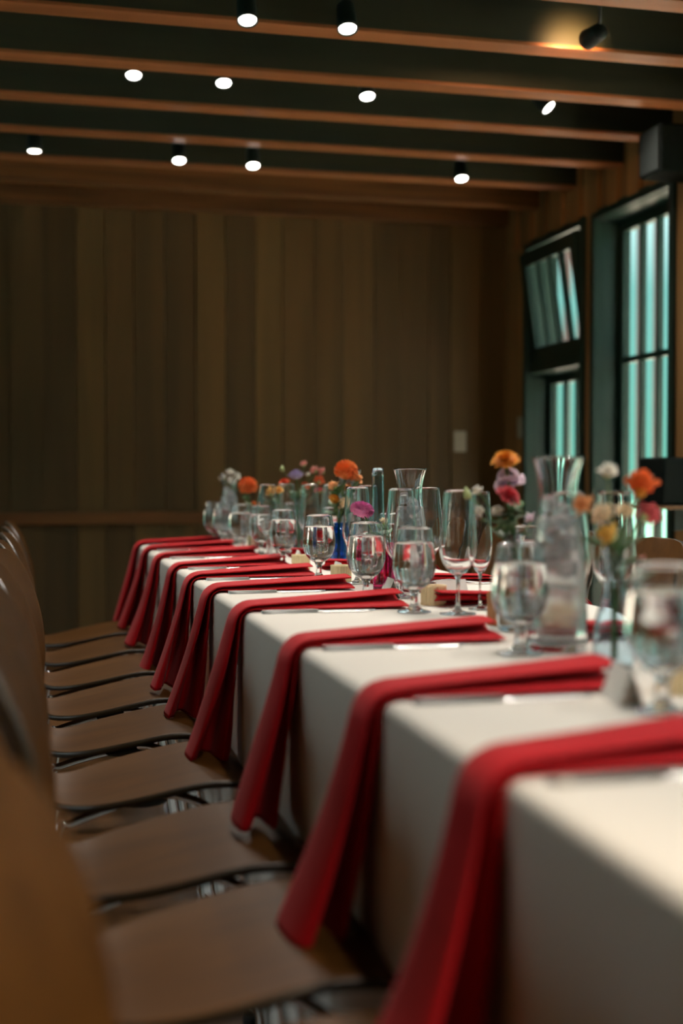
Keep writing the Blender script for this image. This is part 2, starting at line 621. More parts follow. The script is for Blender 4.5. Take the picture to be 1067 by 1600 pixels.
T = -R(20)
LAMPS = [
    (0.64, 3.85, 2.399, T, 'lit round track lamp over the table, leftmost of the nearest visible row'),
    (0.95, 3.85, 2.399, T, 'lit round track lamp over the table, middle of the nearest visible row'),
    (1.75, 3.86, 2.436, R(93), 'lit track lamp aimed at a beam, glowing on its side at upper right'),
    (0.37, 4.75, 2.486, T, 'lit track lamp, leftmost of the four in the middle row'),
    (0.70, 4.75, 2.482, T, 'lit track lamp, second from left in the middle row of four'),
    (1.25, 4.75, 2.471, T, 'lit track lamp, third from left in the middle row of four'),
    (1.99, 4.75, 2.479, -R(26), 'lit track lamp, rightmost of the middle row, turned aside'),
    (0.02, 5.69, 2.422, -R(5), 'dim lit track lamp, leftmost of the row nearest the far wall'),
    (0.64, 5.69, 2.417, T, 'lit track lamp, second from left of the row nearest the far wall'),
    (0.97, 5.69, 2.413, T, 'lit track lamp, third from left of the row nearest the far wall'),
    (1.95, 5.69, 2.409, T, 'lit track lamp above the vent window, rightmost of the farthest row'),
]
for (x, y, z, tl, lb) in LAMPS:
    make_lamp((x, y, z), tl, lb, 'track lamps between the beams', power=10.0 if 'aimed' in lb else 14.0 if 'aside' in lb else SPOT_W, colour=(1.0, 0.50, 0.22) if 'aimed' in lb else SPOT_COL, roll=(-R(35) if 'turned aside' in lb else 0))
for y in (2.9, 1.95, 1.0, 0.05):  # rows continued out of view, added to light the near table and chairs
    for x in (0.75, 1.4):
        make_lamp((x, y, 2.42), 0.0, 'unseen track lamp added to light the near half of the table', 'added lamps overhead')

make_lamp((0.9, -0.4, 2.42), R(31.7), 'unseen spot added to brighten the first chair', 'added lamps overhead', roll=R(27.7), power=120.0, colour=(1.0, 0.80, 0.58), cone=36)  # narrow warm spot, added only to brighten the nearest chair

# outside the windows: gravel, a screen of upright posts, two globe lamps
struct('ground', box_me('ground', XR + 0.16, 6.2, -6, 16, -0.3, -0.1), 'ground', label='pale paved terrace outside the windows')
struct('bounce_ground_left', box_me('bounce_ground_left', -7.0, XL - 0.12, -6, 16, -0.3, -0.1), 'slate', label='slate bounce ground added unseen outside the left wall')  # unseen ground added to bounce pale light onto the glasses
struct('lawn', box_me('lawn', 6.2, 40, -20, 50, -0.3, -0.1), 'lawn', label='blue green lawn beyond the terrace')
pm = box_me('post', -0.018, 0.018, -0.036, 0.036, 0.0, 3.5, 0.004)
t = thing('slatted_screen', 'tall outdoor screen of upright wooden posts seen through the windows', 'screen', (4.5, 8.5, -0.1))
for k in range(34):
    obj('post', pm, None if pm.materials else 'post', t, (0, -4.5 + 0.275 * k, 0))
for z in (0.02, 3.3):
    obj('rail', box_me('rail', 0.02, 0.05, -4.6, 4.7, z, z + 0.08, 0.003), 'post', t)
for (x, y, z, lb) in ((4.2, 7.57, 0.945, 'small white outdoor lamp seen through the near window'), (4.2, 8.95, 0.965, 'small white outdoor lamp seen low in the vent window')):
    t = thing('garden_lamp', lb, 'lamp', (x, y, -0.1), 0, 'outdoor lamps')
    obj('pole', tube_me('pole', [(0, 0, 0), (0, 0, z + 0.07)], 0.012, 8), 'black', t)
    obj('globe', lathe_me('globe', [(0, z + 0.06)] + [(0.045 * math.sin(PI * q / 10), z + 0.1 - 0.04 * math.cos(PI * q / 10)) for q in range(1, 10)] + [(0, z + 0.14)], 20), 'globe', t)

# small fittings on the walls
for (loc, rz, lb) in (((2.37, YB - 0.006, 1.227), 0, 'pale light switch plate on the dark far wall'), ((XR - 0.012, 6.68, 1.30), -PI / 2, 'pale switch plate on the side wall beside the vent window')):
    t = thing('light_switch', lb, 'switch', loc, rz, 'switch plates')
    obj('plate', box_me('plate', -0.036, 0.036, -0.007, 0, -0.058, 0.058, 0.003), 'plate', t)
    obj('rocker', box_me('rocker', -0.016, 0.016, -0.011, -0.006, -0.032, 0.032, 0.002), 'plate', t)
t = thing('wall_speaker', 'black box loudspeaker high on the right wall beside the window', 'speaker', (2.5, 4.70, 2.225))
obj('cabinet', box_me('cabinet', -0.10, 0.10, -0.09, 0.09, 0, 0.19, 0.01), 'black', t)
obj('grille', box_me('grille', -0.108, -0.099, -0.08, 0.08, 0.01, 0.18, 0.003), 'grille', t)
obj('bracket', box_me('bracket', 0.09, 0.14, -0.03, 0.03, 0.06, 0.13, 0.003), 'black', t)
t = thing('wall_shelf', 'small dark ledge on the right wall under a black box', 'shelf', (2.5, 4.68, 0.90))
obj('board', box_me('board', -0.13, 0.14, -0.12, 0.12, 0, 0.014, 0.003), 'rail', t)
obj('bracket', box_me('bracket', 0.0, 0.14, -0.01, 0.01, -0.09, 0.0, 0.002), 'frame', t)
t = thing('control_box', 'black control box standing on the small wall ledge', 'box', (2.5, 4.68, 0.9145))
obj('case', box_me('case', -0.10, 0.12, -0.10, 0.10, 0, 0.19, 0.012), 'black', t)
obj('knob', lathe_me('knob', [(0, 0.012), (0.014, 0.012), (0.016, 0), (0.0, 0)], 16), 'housing', t, (-0.10, -0.03, 0.11), (0, -PI / 2, 0))

# ------------------------------------------------------------------ table and cloth
t = thing('banquet_table', 'long banquet table hidden under the white cloth', 'table', ((TX0 + TX1) / 2, (TY0 + TY1) / 2, 0))
hw, hl = (TX1 - TX0) / 2 - 0.008, (TY1 - TY0) / 2 - 0.008
obj('tabletop', box_me('tabletop', -hw, hw, -hl, hl, 0.72, 0.749, 0.004), 'block', t)
for sx in (-1, 1):
    for q in range(6):
        yl = -hl + 0.25 + q * (2 * hl - 0.5) / 5
        obj('leg', tube_me('leg', [(sx * (hw - 0.1), yl, 0), (sx * (hw - 0.1), yl, 0.72)], 0.016, 10), 'chrome', t)


def cloth_mesh():
    hw, hl, rc = (TX1 - TX0) / 2, (TY1 - TY0) / 2, 0.03
    per = []          # perimeter: point, outward normal, arc length

    def line(a, b, nrm, step):
        n = max(2, int((b - a).length / step))
        for q in range(n):
            per.append((a + (b - a) * q / n, nrm))
    c = [(hw - rc, hl - rc, 0), (-hw + rc, hl - rc, 90), (-hw + rc, -hl + rc, 180), (hw - rc, -hl + rc, 270)]
    corners = [Vector((p[0], p[1])) for p in c]
    for q in range(4):
        a0 = R(c[q][2])
        for s in range(6):
            a = a0 + R(90) * s / 6
            nn = Vector((math.cos(a), math.sin(a)))
            per.append((corners[q] + nn * rc, nn))
        a = a0 + R(90)
        nn = Vector((math.cos(a), math.sin(a)))
        line(corners[q] + nn * rc, corners[(q + 1) % 4] + nn * rc, nn, 0.02)
    rnd = random.Random(11)
    ph = [rnd.uniform(0, 6.28) for _ in range(6)]
    s, S = 0.0, []
    for q, (p, nn) in enumerate(per):
        S.append(s)
        s += (per[(q + 1) % len(per)][0] - p).length
    n = len(per)
    rings = []
    rf = 0.016
    for j in range(0, 6):
        a = R(90) * j / 5
        rings.append((-rf + rf * math.sin(a), TABLE_Z - rf + rf * math.cos(a), 0))
    for j in range(1, 25):
        f_ = j / 24
        rings.append((0, TABLE_Z - rf - f_ * (TABLE_Z - rf - 0.004), f_))
    rings = [(-0.04, TABLE_Z, 0)] + rings
    v, f = [], []
    for off, z, g in rings:
        for q, (p, nn) in enumerate(per):
            x = S[q]
            rip = 0.5 * math.sin(x * 17 + ph[0] + 1.3 * math.sin(x * 2.1)) + 0.3 * math.sin(x * 29 + ph[1]) + 0.35 * math.sin(x * 7.3 + ph[2])
            o = off + g ** 0.8 * (0.008 + 0.012 * rip) if g else off
            v.append((p.x + nn.x * o, p.y + nn.y * o, z))
    for j in range(len(rings) - 1):
        for q in range(n):
            q2 = (q + 1) % n
            f.append((j * n + q, j * n + q2, (j + 1) * n + q2, (j + 1) * n + q)[::-1])
    b0 = len(v)
    for q, (p, nn) in enumerate(per):
        v.append((0.0, max(-hl + 0.3, min(hl - 0.3, p.y)), TABLE_Z))
    for q in range(n):
        q2 = (q + 1) % n
        f.append((b0 + q, q, q2, b0 + q2)[::-1] if False else (b0 + q, b0 + q2, q2, q)[::-1])
    me = pyd('tablecloth', v, f)
    bm = bmesh.new()
    bm.from_mesh(me)
    bmesh.ops.remove_doubles(bm, verts=bm.verts, dist=1e-5)
    bmesh.ops.recalc_face_normals(bm, faces=bm.faces)
    bm.to_mesh(me)
    bm.free()
    for p in me.polygons:
        p.use_smooth = True
    return me


o = obj('tablecloth', cloth_mesh(), 'cloth', None, ((TX0 + TX1) / 2, (TY0 + TY1) / 2, 0))
tag(o, 'long white tablecloth hanging down the sides of the banquet table', 'tablecloth')

# ------------------------------------------------------------------ chairs
# local axes: the sitter faces +x; origin on the floor under the seat
CH = [  # x, z, half width, forward curl of the edges
    (0.213, 0.424, 0.186, 0.0), (0.207, 0.438, 0.196, 0.0), (0.188, 0.448, 0.203, 0.0), (0.160, 0.4535, 0.207, 0.0), (0.110, 0.452, 0.206, 0.002),
    (0.050, 0.440, 0.208, 0.004), (-0.020, 0.424, 0.204, 0.006), (-0.080, 0.411, 0.190, 0.008), (-0.125, 0.405, 0.162, 0.008),
    (-0.160, 0.409, 0.132, 0.006), (-0.186, 0.427, 0.115, 0.004), (-0.200, 0.460, 0.114, 0.006), (-0.207, 0.505, 0.128, 0.012), (-0.213, 0.555, 0.156, 0.020),
    (-0.221, 0.610, 0.182, 0.028), (-0.232, 0.670, 0.198, 0.032), (-0.247, 0.730, 0.203, 0.032), (-0.264, 0.785, 0.194, 0.029),
    (-0.277, 0.823, 0.170, 0.022), (-0.286, 0.848, 0.125, 0.013), (-0.291, 0.860, 0.055, 0.004)]
CS = spline([(a, b_, c, ) for a, b_, c, d in CH], 3)
CD = [p.x for p in spline([(d, 0, 0) for a, b_, c, d in CH], 3)]
SPLIT = 10 * 3


def shell_me(name, i0, i1):
    NV = 14
    v, f = [], []
    for i in range(i0, i1 + 1):
        x, z, w = CS[i]
        w *= 0.91 if i < 24 else 0.91 + 0.09 * min(1, (i - 24) / 9)
        cu = CD[i]
        a = CS[max(i - 1, 0)]
        b_ = CS[min(i + 1, len(CS) - 1)]
        tx, tz = b_[0] - a[0], b_[1] - a[1]
        ln = math.hypot(tx, tz)
        nx, nz = tz / ln, -tx / ln          # towards the sitter
        for k in range(NV + 1):
            s = -1 + 2 * k / NV
            s = math.sin(s * PI / 2 * 0.92) / math.sin(PI / 2 * 0.92)
            v.append((x + nx * cu * s * s, w * s, z + nz * cu * s * s))
    n = NV + 1
    for i in range(i1 - i0):
        for k in range(NV):
            f.append((i * n + k, i * n + k + 1, (i + 1) * n + k + 1, (i + 1) * n + k))
    return bake(pyd(name, v, f), [('SOLIDIFY', {'thickness': 0.013, 'offset': 0.0, 'material_offset_rim': 1})], ('chair', 'chair_edge'))


SEAT_ME, BACK_ME = shell_me('seat', 0, SPLIT), shell_me('backrest', SPLIT, len(CS) - 1)
LEG_ME = {}
for sx, sy in ((1, 1), (1, -1), (-1, 1), (-1, -1)):
    top = (0.035 * sx, 0.05 * sy, 0.394 if sx < 0 else 0.408)
    knee = (0.125 * sx - 0.01, 0.140 * sy, 0.385 if sx < 0 else 0.405)
    LEG_ME[sx, sy] = tube_me('leg', spline([top, (0.07 * sx, 0.085 * sy, 0.393 if sx < 0 else 0.412), knee, (0.145 * sx - 0.01, 0.156 * sy, 0.375), (0.165 * sx - 0.01, 0.172 * sy, 0.25), (0.20 * sx - 0.01, 0.20 * sy, 0.012)], 5), 0.0085, 10)
FOOT_ME = lathe_me('rubber_foot', [(0, 0), (0.012, 0), (0.0125, 0.012), (0.0105, 0.02), (0, 0.02)], 12)
HUB_ME = lathe_me('mount', [(0, 0.385), (0.055, 0.385), (0.06, 0.392), (0.058, 0.406), (0, 0.408)], 24)


def make_chair(label, group):
    t = thing('dining_chair', label, 'chair', group=group)
    obj('seat', SEAT_ME, 'chair', t)
    obj('backrest', BACK_ME, 'chair', t)
    obj('mount', HUB_ME, 'rubber', t)
    for (sx, sy), me in LEG_ME.items():
        l = obj('leg', me, 'chrome', t)
        obj('rubber_foot', FOOT_ME, 'rubber', l, (0.20 * sx - 0.01, 0.20 * sy, 0))
    return t


CHY = [0.66, 1.12, 1.58, 2.03, 2.55, 3.02, 3.47, 3.94, 4.42, 4.90]
CHX = [0.195, 0.18, 0.212, 0.206, 0.203, 0.20, 0.196, 0.198, 0.195, 0.195]
rnd = random.Random(5)
c0 = make_chair('', 'chairs along the left side of the table')
for k, y in enumerate(CHY):
    c = c0 if k == 0 else copy_tree(c0)
    c.location = (CHX[k], y, 0)
    c.rotation_euler = (0, 0, R([-14, -2, -1, -2, -1, -5, 0.5, -1, 1, -0.5][k]))
    c['label'] = ('blurred wooden shell chair closest to the camera at lower left' if k == 0 else
                  'wooden shell chair nearest the far wall, left of the table' if k == len(CHY) - 1 else
                  'brown wooden shell chair, %s from the camera along the left of the table' % ORD[k])
RY = [2.05, 2.62, 3.17, 3.70, 4.28, 4.85]
for k, y in enumerate(RY):
    c = copy_tree(c0)
    c.location = (1.385, y, 0)
    c.rotation_euler = (0, 0, PI + R(rnd.uniform(-2, 2)))
    c['label'] = 'wooden shell chair, %s from the camera on the window side of the table' % ORD[k]
    c['group'] = 'chairs along the window side of the table'


# ------------------------------------------------------------------ napkins
def napkin_me(seed, drop=0.285, sway=0.0, fan=1.0, twist=0.0):
    r = random.Random(seed)
    Lt, rho = 0.335 + r.uniform(-0.01, 0.012), 0.016
    arc = rho * PI / 2
    tot = Lt - rho + arc + drop - rho
    NS = 44
    layers, per = 4, 5
    spread = r.uniform(0.9, 1.12)
    w0 = 0.078
    v, f = [], []
    ncol = None
    for i in range(NS + 1):
        s = tot * i / NS
        if s < Lt - rho:
            base, nrm = Vector((Lt - s, 0, 0)), Vector((0, 0, 1))
        elif s < Lt - rho + arc:
            a = (s - (Lt - rho)) / rho
            base = Vector((rho - rho * math.sin(a), 0, -rho + rho * math.cos(a)))
            nrm = Vector((-math.sin(a), 0, math.cos(a)))
        else:
            base, nrm = Vector((0, 0, -rho - (s - (Lt - rho + arc)))), Vector((-1, 0, 0))
        g = max(0.0, (s - (Lt - rho)) / (tot - (Lt - rho)))     # hanging fraction
        ti = max(0.0, 1 - s / (Lt - rho))                        # 1 at the inner end
        h = 0.0042 + 0.0014 * ti + spread * 0.021 * g ** 1.1
        off0 = 0.0028 + 0.004 * g + 0.02 * g * g
        w = w0 * (1 + 0.10 * g)
        row = []
        for k in range(layers):
            dirn = 1 if k % 2 == 0 else -1       # layer 0 runs far -> near
            for q in range(per):
                u = (q / (per - 1)) * 2 - 1
                lat = -dirn * u * w / 2
                lat += fan * (0.010 * k + (0.022 if k >= 2 else 0)) * ti
                lat += sway * g * 0.05
                wav = 0.0012 * math.sin(9 * s + k * 2.1 + seed) * (1 + 4 * g)
                nn = off0 + k * h + (h * 0.5) * (u * 0.55 if k < layers - 1 else u * 0.2) + max(0, wav) + (0.010 * ti if k >= 2 else 0)
                puff = 0.0025 * (1 - u * u)
                row.append(base + nrm * (nn + puff) + Vector((0, lat + wav * 2 + twist * g * (nn) * 0.6, 0)))
            if k < layers - 1:
                e = row[-1]
                row.append(e + nrm * h * 0.42 + Vector((0, -dirn * 0.0045, 0)))
        ncol = len(row)
        v += row
    for i in range(NS):
        for q in range(ncol - 1):
            f.append((i * ncol + q, i * ncol + q + 1, (i + 1) * ncol + q + 1, (i + 1) * ncol + q))
    return bake(pyd('napkin', v, f), [('SUBSURF', {'levels': 1, 'render_levels': 1}), ('SOLIDIFY', {'thickness': 0.0016, 'offset': 0.0})])


NY = [1.125, 1.536, 2.03, 2.585, 3.03, 3.42, 3.83, 4.33, 4.78, 5.16]
for k, y in enumerate(NY):
    o = obj('napkin', napkin_me(20 + k, 0.292 + 0.01 * math.sin(k * 2.3), sway=rnd.uniform(-0.4, 0.4), fan=rnd.uniform(0.8, 1.3), twist=rnd.uniform(-0.5, 0.5)), 'napkin', None, (TX0, y, TABLE_Z + 0.0005))
    o.rotation_euler = (0, 0, R(rnd.uniform(-1.5, 1.5)))
    tag(o, 'red folded napkin hanging over the left table edge, %s from the camera' % ORD[k] if k < 9 else 'red folded napkin at the far end of the left table edge', 'napkin', 'red napkins along the left table edge')
RNY = [1.45, 2.04, 2.62, 3.17, 3.70, 4.28, 4.85]
for k, y in enumerate(RNY):
    o = obj('napkin', napkin_me(50 + k, 0.285, fan=1.0), 'napkin', None, (TX1, y, TABLE_Z + 0.0005))
    o.rotation_euler = (0, 0, PI + R(rnd.uniform(-1.5, 1.5)))
    tag(o, 'red folded napkin on the window side of the table, %s from the camera' % ORD[k], 'napkin', 'red napkins along the window side of the table')


# ------------------------------------------------------------------ cutlery
def outline_solid(name, pts, th, zf):
    """plan outline along x (half widths on both sides) thickened to th, bent by zf(x)"""
    v, f = [], []
    n = len(pts)
    for x, y0, y1 in pts:
        z = zf(x)
        v += [(x, y0, z), (x, y1, z), (x, y0 + (y1 - y0) * .15, z + th), (x, y1 - (y1 - y0) * .15, z + th)]
    for i in range(n - 1):
        a, b_ = i * 4, (i + 1) * 4
        f += [(a, a + 1, b_ + 1, b_)[::-1], (a + 2, b_ + 2, b_ + 3, a + 3)[::-1], (a, b_, b_ + 2, a + 2)[::-1], (a + 1, a + 3, b_ + 3, b_ + 1)[::-1]]
    f += [(0, 2, 3, 1), ((n - 1) * 4, (n - 1) * 4 + 1, (n - 1) * 4 + 3, (n - 1) * 4 + 2)]
    return pyd(name, v, f)


def sym(pts):
    return [(x, -h, h) for x, h in pts]


KH = outline_solid('handle', sym([(0, 0.004), (0.004, 0.007), (0.02, 0.0085), (0.06, 0.0075), (0.10, 0.006), (0.115, 0.006)]), 0.006, lambda x: 0)
KB = outline_solid('blade', [(0.115, -0.006, 0.006), (0.13, -0.0095, 0.0065), (0.19, -0.010, 0.007), (0.22, -0.007, 0.007), (0.235, 0.002, 0.006)], 0.002, lambda x: 0.001)
zfork = lambda x: 0.001 + 0.010 * math.sin(max(0, (x - 0.02)) / 0.19 * PI) ** 2
FH = outline_solid('handle', sym([(0, 0.005), (0.004, 0.009), (0.02, 0.010), (0.06, 0.0065), (0.11, 0.0035), (0.135, 0.0045)]), 0.003, zfork)
FB = outline_solid('head', sym([(0.135, 0.0045), (0.145, 0.011), (0.158, 0.0125)]), 0.0022, zfork)
FT = [outline_solid('tine', [(0.156, c - 0.0018, c + 0.0018), (0.185, c - 0.0015, c + 0.0015), (0.205, c - 0.0005, c + 0.0005)], 0.002, zfork) for c in (-0.0103, -0.0035, 0.0035, 0.0103)]


def make_knife(label):
    t = thing('dinner_knife', label, 'knife', group='dinner knives')
    obj('handle', KH, 'steel', t, smooth=False)
    obj('blade', KB, 'steel', t, smooth=False)
    return t


def make_fork(label):
    t = thing('dinner_fork', label, 'fork', group='dinner forks')
    obj('handle', FH, 'steel', t, smooth=False)
    h = obj('head', FB, 'steel', t, smooth=False)
    for me in FT:
        obj('tine', me, 'steel', h, smooth=False)
    return t


k0, f0 = make_knife(''), make_fork('')
for k, y in enumerate(NY):
    kn = k0 if k == 0 else copy_tree(k0)
    fk = f0 if k == 0 else copy_tree(f0)
    kn.location = (TX0 + 0.03, y - 0.068, TABLE_Z + 0.0008)
    kn.rotation_euler = (0, 0, R(rnd.uniform(-1, 2)))
    fk.location = (TX0 + 0.035, y + 0.085, TABLE_Z + 0.0008)
    fk.rotation_euler = (0, 0, R(rnd.uniform(-2, 2)))
    kn['label'] = 'silver dinner knife on the near side of the %s left napkin' % ORD[k]
    fk['label'] = 'silver dinner fork on the far side of the %s left napkin' % ORD[k]
for k, y in enumerate(RNY[1:5]):
    kn = copy_tree(k0)
    kn.location = (TX1 - 0.03, y + 0.075, TABLE_Z + 0.0008)
    kn.rotation_euler = (0, 0, PI)
    kn['label'] = 'silver dinner knife by the %s red napkin of the window side' % ORD[k + 1]
    fk = copy_tree(f0)
    fk.location = (TX1 - 0.035, y - 0.085, TABLE_Z + 0.0008)
    fk.rotation_euler = (0, 0, PI)
    fk['label'] = 'silver dinner fork by the %s red napkin of the window side' % ORD[k + 1]

# ------------------------------------------------------------------ glassware
GF = [(0, 0.0), (0.030, 0.0), (0.0345, 0.0012), (0.0340, 0.003), (0.022, 0.0055), (0.012, 0.010), (0.0085, 0.016)]
GS = sprof([(0.0085, 0.016), (0.0072, 0.026), (0.0080, 0.036), (0.0120, 0.045)], 4)
GB = sprof([(0.0120, 0.045), (0.024, 0.0525), (0.0365, 0.067), (0.0425, 0.085), (0.0438, 0.100), (0.0418, 0.125), (0.0378, 0.152), (0.0346, 0.1722)], 5) + \
    [(0.0341, 0.1728)] + sprof([(0.0334, 0.1720), (0.0366, 0.152), (0.0406, 0.125), (0.0424, 0.100), (0.0411, 0.0865), (0.0350, 0.070), (0.022, 0.0575), (0.0, 0.0535)], 5)
WLV = 0.143
GW = [(0.0, 0.0534)] + sprof([(0.0221, 0.0574), (0.0351, 0.0699), (0.0412, 0.0864), (0.0425, 0.100), (0.0407, 0.125), (0.0381, WLV)], 5) + [(0.0365, WLV - 0.0007), (0.0, WLV - 0.0008)]
GOB = [('base', lathe_me('base', GF), 'glass'), ('stem', lathe_me('stem', GS, 24), 'glass'), ('bowl', lathe_me('bowl', GB, 56), 'glass'), ('water', lathe_me('water', GW, 56), 'water')]

WF = [(0, 0.0), (0.033, 0.0), (0.0365, 0.001), (0.036, 0.0025), (0.020, 0.004), (0.008, 0.009), (0.0042, 0.018)]
WS = sprof([(0.0042, 0.018), (0.0036, 0.045), (0.0040, 0.066), (0.0075, 0.077)], 4)
WB = sprof([(0.0075, 0.077), (0.018, 0.085), (0.031, 0.103), (0.0370, 0.125), (0.0372, 0.142), (0.0345, 0.180), (0.0308, 0.215), (0.0282, 0.2478)], 5) + \
    [(0.0278, 0.2482)] + sprof([(0.0273, 0.2476), (0.0299, 0.215), (0.0336, 0.180), (0.0362, 0.142), (0.0359, 0.126), (0.0300, 0.105), (0.0165, 0.0885), (0.0, 0.0845)], 5)
WIN = [('base', lathe_me('base', WF), 'glass'), ('stem', lathe_me('stem', WS, 20), 'glass'), ('bowl', lathe_me('bowl', WB, 56), 'glass')]

CB = [(0, 0.0), (0.044, 0.0), (0.047, 0.003)] + sprof([(0.0475, 0.010), (0.0465, 0.06), (0.0430, 0.12), (0.0365, 0.175), (0.0305, 0.215), (0.0290, 0.236), (0.0305, 0.256), (0.0355, 0.280), (0.0398, 0.2945)], 5) + \
    [(0.0396, 0.2962)] + sprof([(0.0380, 0.2950), (0.0330, 0.280), (0.0278, 0.256), (0.0262, 0.236), (0.0278, 0.214), (0.0338, 0.174), (0.0402, 0.119), (0.0437, 0.06), (0.0445, 0.014), (0.0, 0.010)], 5)
CW = [(0.0, 0.0099)] + sprof([(0.0446, 0.0141), (0.0438, 0.06), (0.0403, 0.119), (0.0339, 0.174), (0.0292, 0.205)], 5) + [(0.0, 0.206)]
CAR = [('body', lathe_me('body', CB, 56), 'glass'), ('water', lathe_me('water', CW, 56), 'icewater')]


def from_kit(name, kit, label, cat, loc, group, scale=None, skip=()):
    t = thing(name, label, cat, loc, 0, group)
    for nm, me, mt in kit:
        if nm not in skip:
            o = obj(nm, me, mt, t)
            if scale:
                o.scale = scale
    return t


ICE_ME = box_me('ice_cube', -0.011, 0.011, -0.011, 0.011, -0.011, 0.011, 0.003)
GOBLETS = [(0.714, 1.358), (0.731, 1.852), (0.748, 2.470), (0.725, 2.766), (0.743, 3.330), (0.747, 3.856), (0.771, 4.373), (0.737, 4.613), (0.735, 5.010), (0.718, 5.161)]
for k, (x, y) in enumerate(GOBLETS):
    from_kit('water_goblet', GOB, 'stemmed goblet full of water in the left row, %s from the camera' % ORD[k], 'goblet', (x, y, TABLE_Z + .0003), 'water goblets of the left row')
RGOB = [(0.991, 2.475), (0.975, 3.42), (0.96, 4.1), (0.955, 4.75)]
for k, (x, y) in enumerate(RGOB):
    from_kit('water_goblet', GOB, 'stemmed goblet full of water on the window side, %s from the camera' % ORD[k], 'goblet', (x, y, TABLE_Z + .0003), 'water goblets of the window side')
WINES = [
    (0.822, 2.415, 'empty tall wine glass with wide bowl beside the slim glass'),
    (0.807, 3.168, 'empty wine glass in front of the pink flower'),
    (0.809, 2.777, 'empty wine glass in front of the sharp ice water carafe'),
    (0.932, 2.966, 'empty wine glass just right of the sharp ice water carafe'),
    (0.925, 4.299, 'empty wine glass between coral flowers and the blue vase'),
    (0.946, 4.05, 'empty wine glass just left of the blue vase'),
    (0.767, 4.231, 'empty wine glass under the peach yellow flower'),
    (0.886, 4.497, 'empty wine glass under the orange red flower'),
    (0.955, 3.640, 'empty wine glass beside the tall blue tinted bottle'),
    (0.985, 2.056, 'blurred wine glass behind the green glass vase at right'),
    (0.872, 1.995, 'blurred wine glass just right of the blurred carafe'),
]
for x, y, lb in WINES:
    from_kit('wine_glass', WIN, lb, 'wine glass', (x, y, TABLE_Z + .0003), 'wine glasses')
from_kit('slim_glass', WIN, 'narrow stemmed glass standing right of the wide wine glass', 'wine glass', (0.895, 2.488, TABLE_Z + .0003), 'wine glasses', scale=(0.66, 0.66, 0.98))
for (x, y, sc, lb) in ((0.805, 1.880, 1.03, 'blurred glass carafe of ice water nearest the camera'), (0.870, 2.910, 0.99, 'sharp glass carafe of ice water with flared rim'),
                       (0.776, 5.147, 0.96, 'glass carafe of ice water before the white flowers at the far end'), (1.009, 4.071, 1.0, 'glass carafe behind the blue vase and orange ball flower')):
    t = from_kit('water_carafe', CAR, lb, 'carafe', (x, y, TABLE_Z + .0003), 'ice water carafes', scale=(1, 1, sc))
    for q in range(9):
        a = q * 1.9
        obj('ice_cube', ICE_ME, 'icewater', t, (0.013 * math.cos(a), 0.013 * math.sin(a), (0.125 + 0.0125 * q) * sc), (q, q * 1.7, q * .6))


# ------------------------------------------------------------------ candles, cards, block
def ribbed(name, r, h, n=26):
    v, f = [], []
    N = n * 4
    rows = [(1.0, 0.0, 0.7), (1.0, 0.004, 1), (1.0, h * .9, 1), (1.04, h, 1), (0.9, h, 0), (0.88, h - 0.004, 0), (0.88, 0.006, 0)]
    for s, z, a in rows:
        for i in range(N):
            t = 2 * PI * i / N
            rr = r * s + 0.0011 * a * math.cos(n * t)
            v.append((rr * math.cos(t), rr * math.sin(t), z))
    for j in range(len(rows) - 1):
        for i in range(N):
            i2 = (i + 1) % N
            f.append((j * N + i, j * N + i2, (j + 1) * N + i2, (j + 1) * N + i))
    f.append(tuple(reversed(range(N))))
    f.append(tuple(range((len(rows) - 1) * N, len(rows) * N)))
    me = pyd(name, v, f)
    for p in me.polygons:
        p.use_smooth = len(p.vertices) == 4
    return me


VO = ribbed('holder', 0.0265, 0.042)
VWX = lathe_me('wax', [(0, 0.0062), (0.0225, 0.0062), (0.0228, 0.024), (0.0, 0.0235)], 24)
VWK = tube_me('wick', [(0, 0, 0.023), (0.0005, 0, 0.033)], 0.0009, 6)
for (x, y, lb) in ((0.786, 3.255, 'ribbed cream candle holder in front of the cobalt blue vase'), (0.833, 2.608, 'ribbed cream candle holder beside the standing name card'),
                   (0.907, 2.123, 'blurred ribbed cream candle holder right of the blurred goblet'), (0.773, 3.711, 'ribbed cream candle holder behind the fifth goblet'),
                   (0.832, 4.893, 'ribbed cream candle holder near the far carafe'), (0.795, 1.475, 'blurred ribbed candle holder cut by the right edge')):
    t = thing('candle_holder', lb, 'candle holder', (x, y, TABLE_Z + .0003), 0, 'ribbed candle holders')
    obj('holder', VO, 'votive', t)
    w = obj('wax', VWX, 'wax', t)
    obj('wick', VWK, 'wick', w)


def tent_me():
    w, d, h, th = 0.042, 0.016, 0.044, 0.0006
    v = []
    for sx in (-1, 1):
        v += [(sx * w, -d, 0), (sx * w, 0, h), (sx * w, d, 0), (sx * w, d - th * 2, 0), (sx * w, 0, h - th * 5), (sx * w, -d + th * 2, 0)]
    f = [tuple(range(6))[::-1], tuple(range(6, 12))]
    for i in range(6):
        j = (i + 1) % 6
        f.append((i, j, j + 6, i + 6))
    return pyd('name_card', v, f)


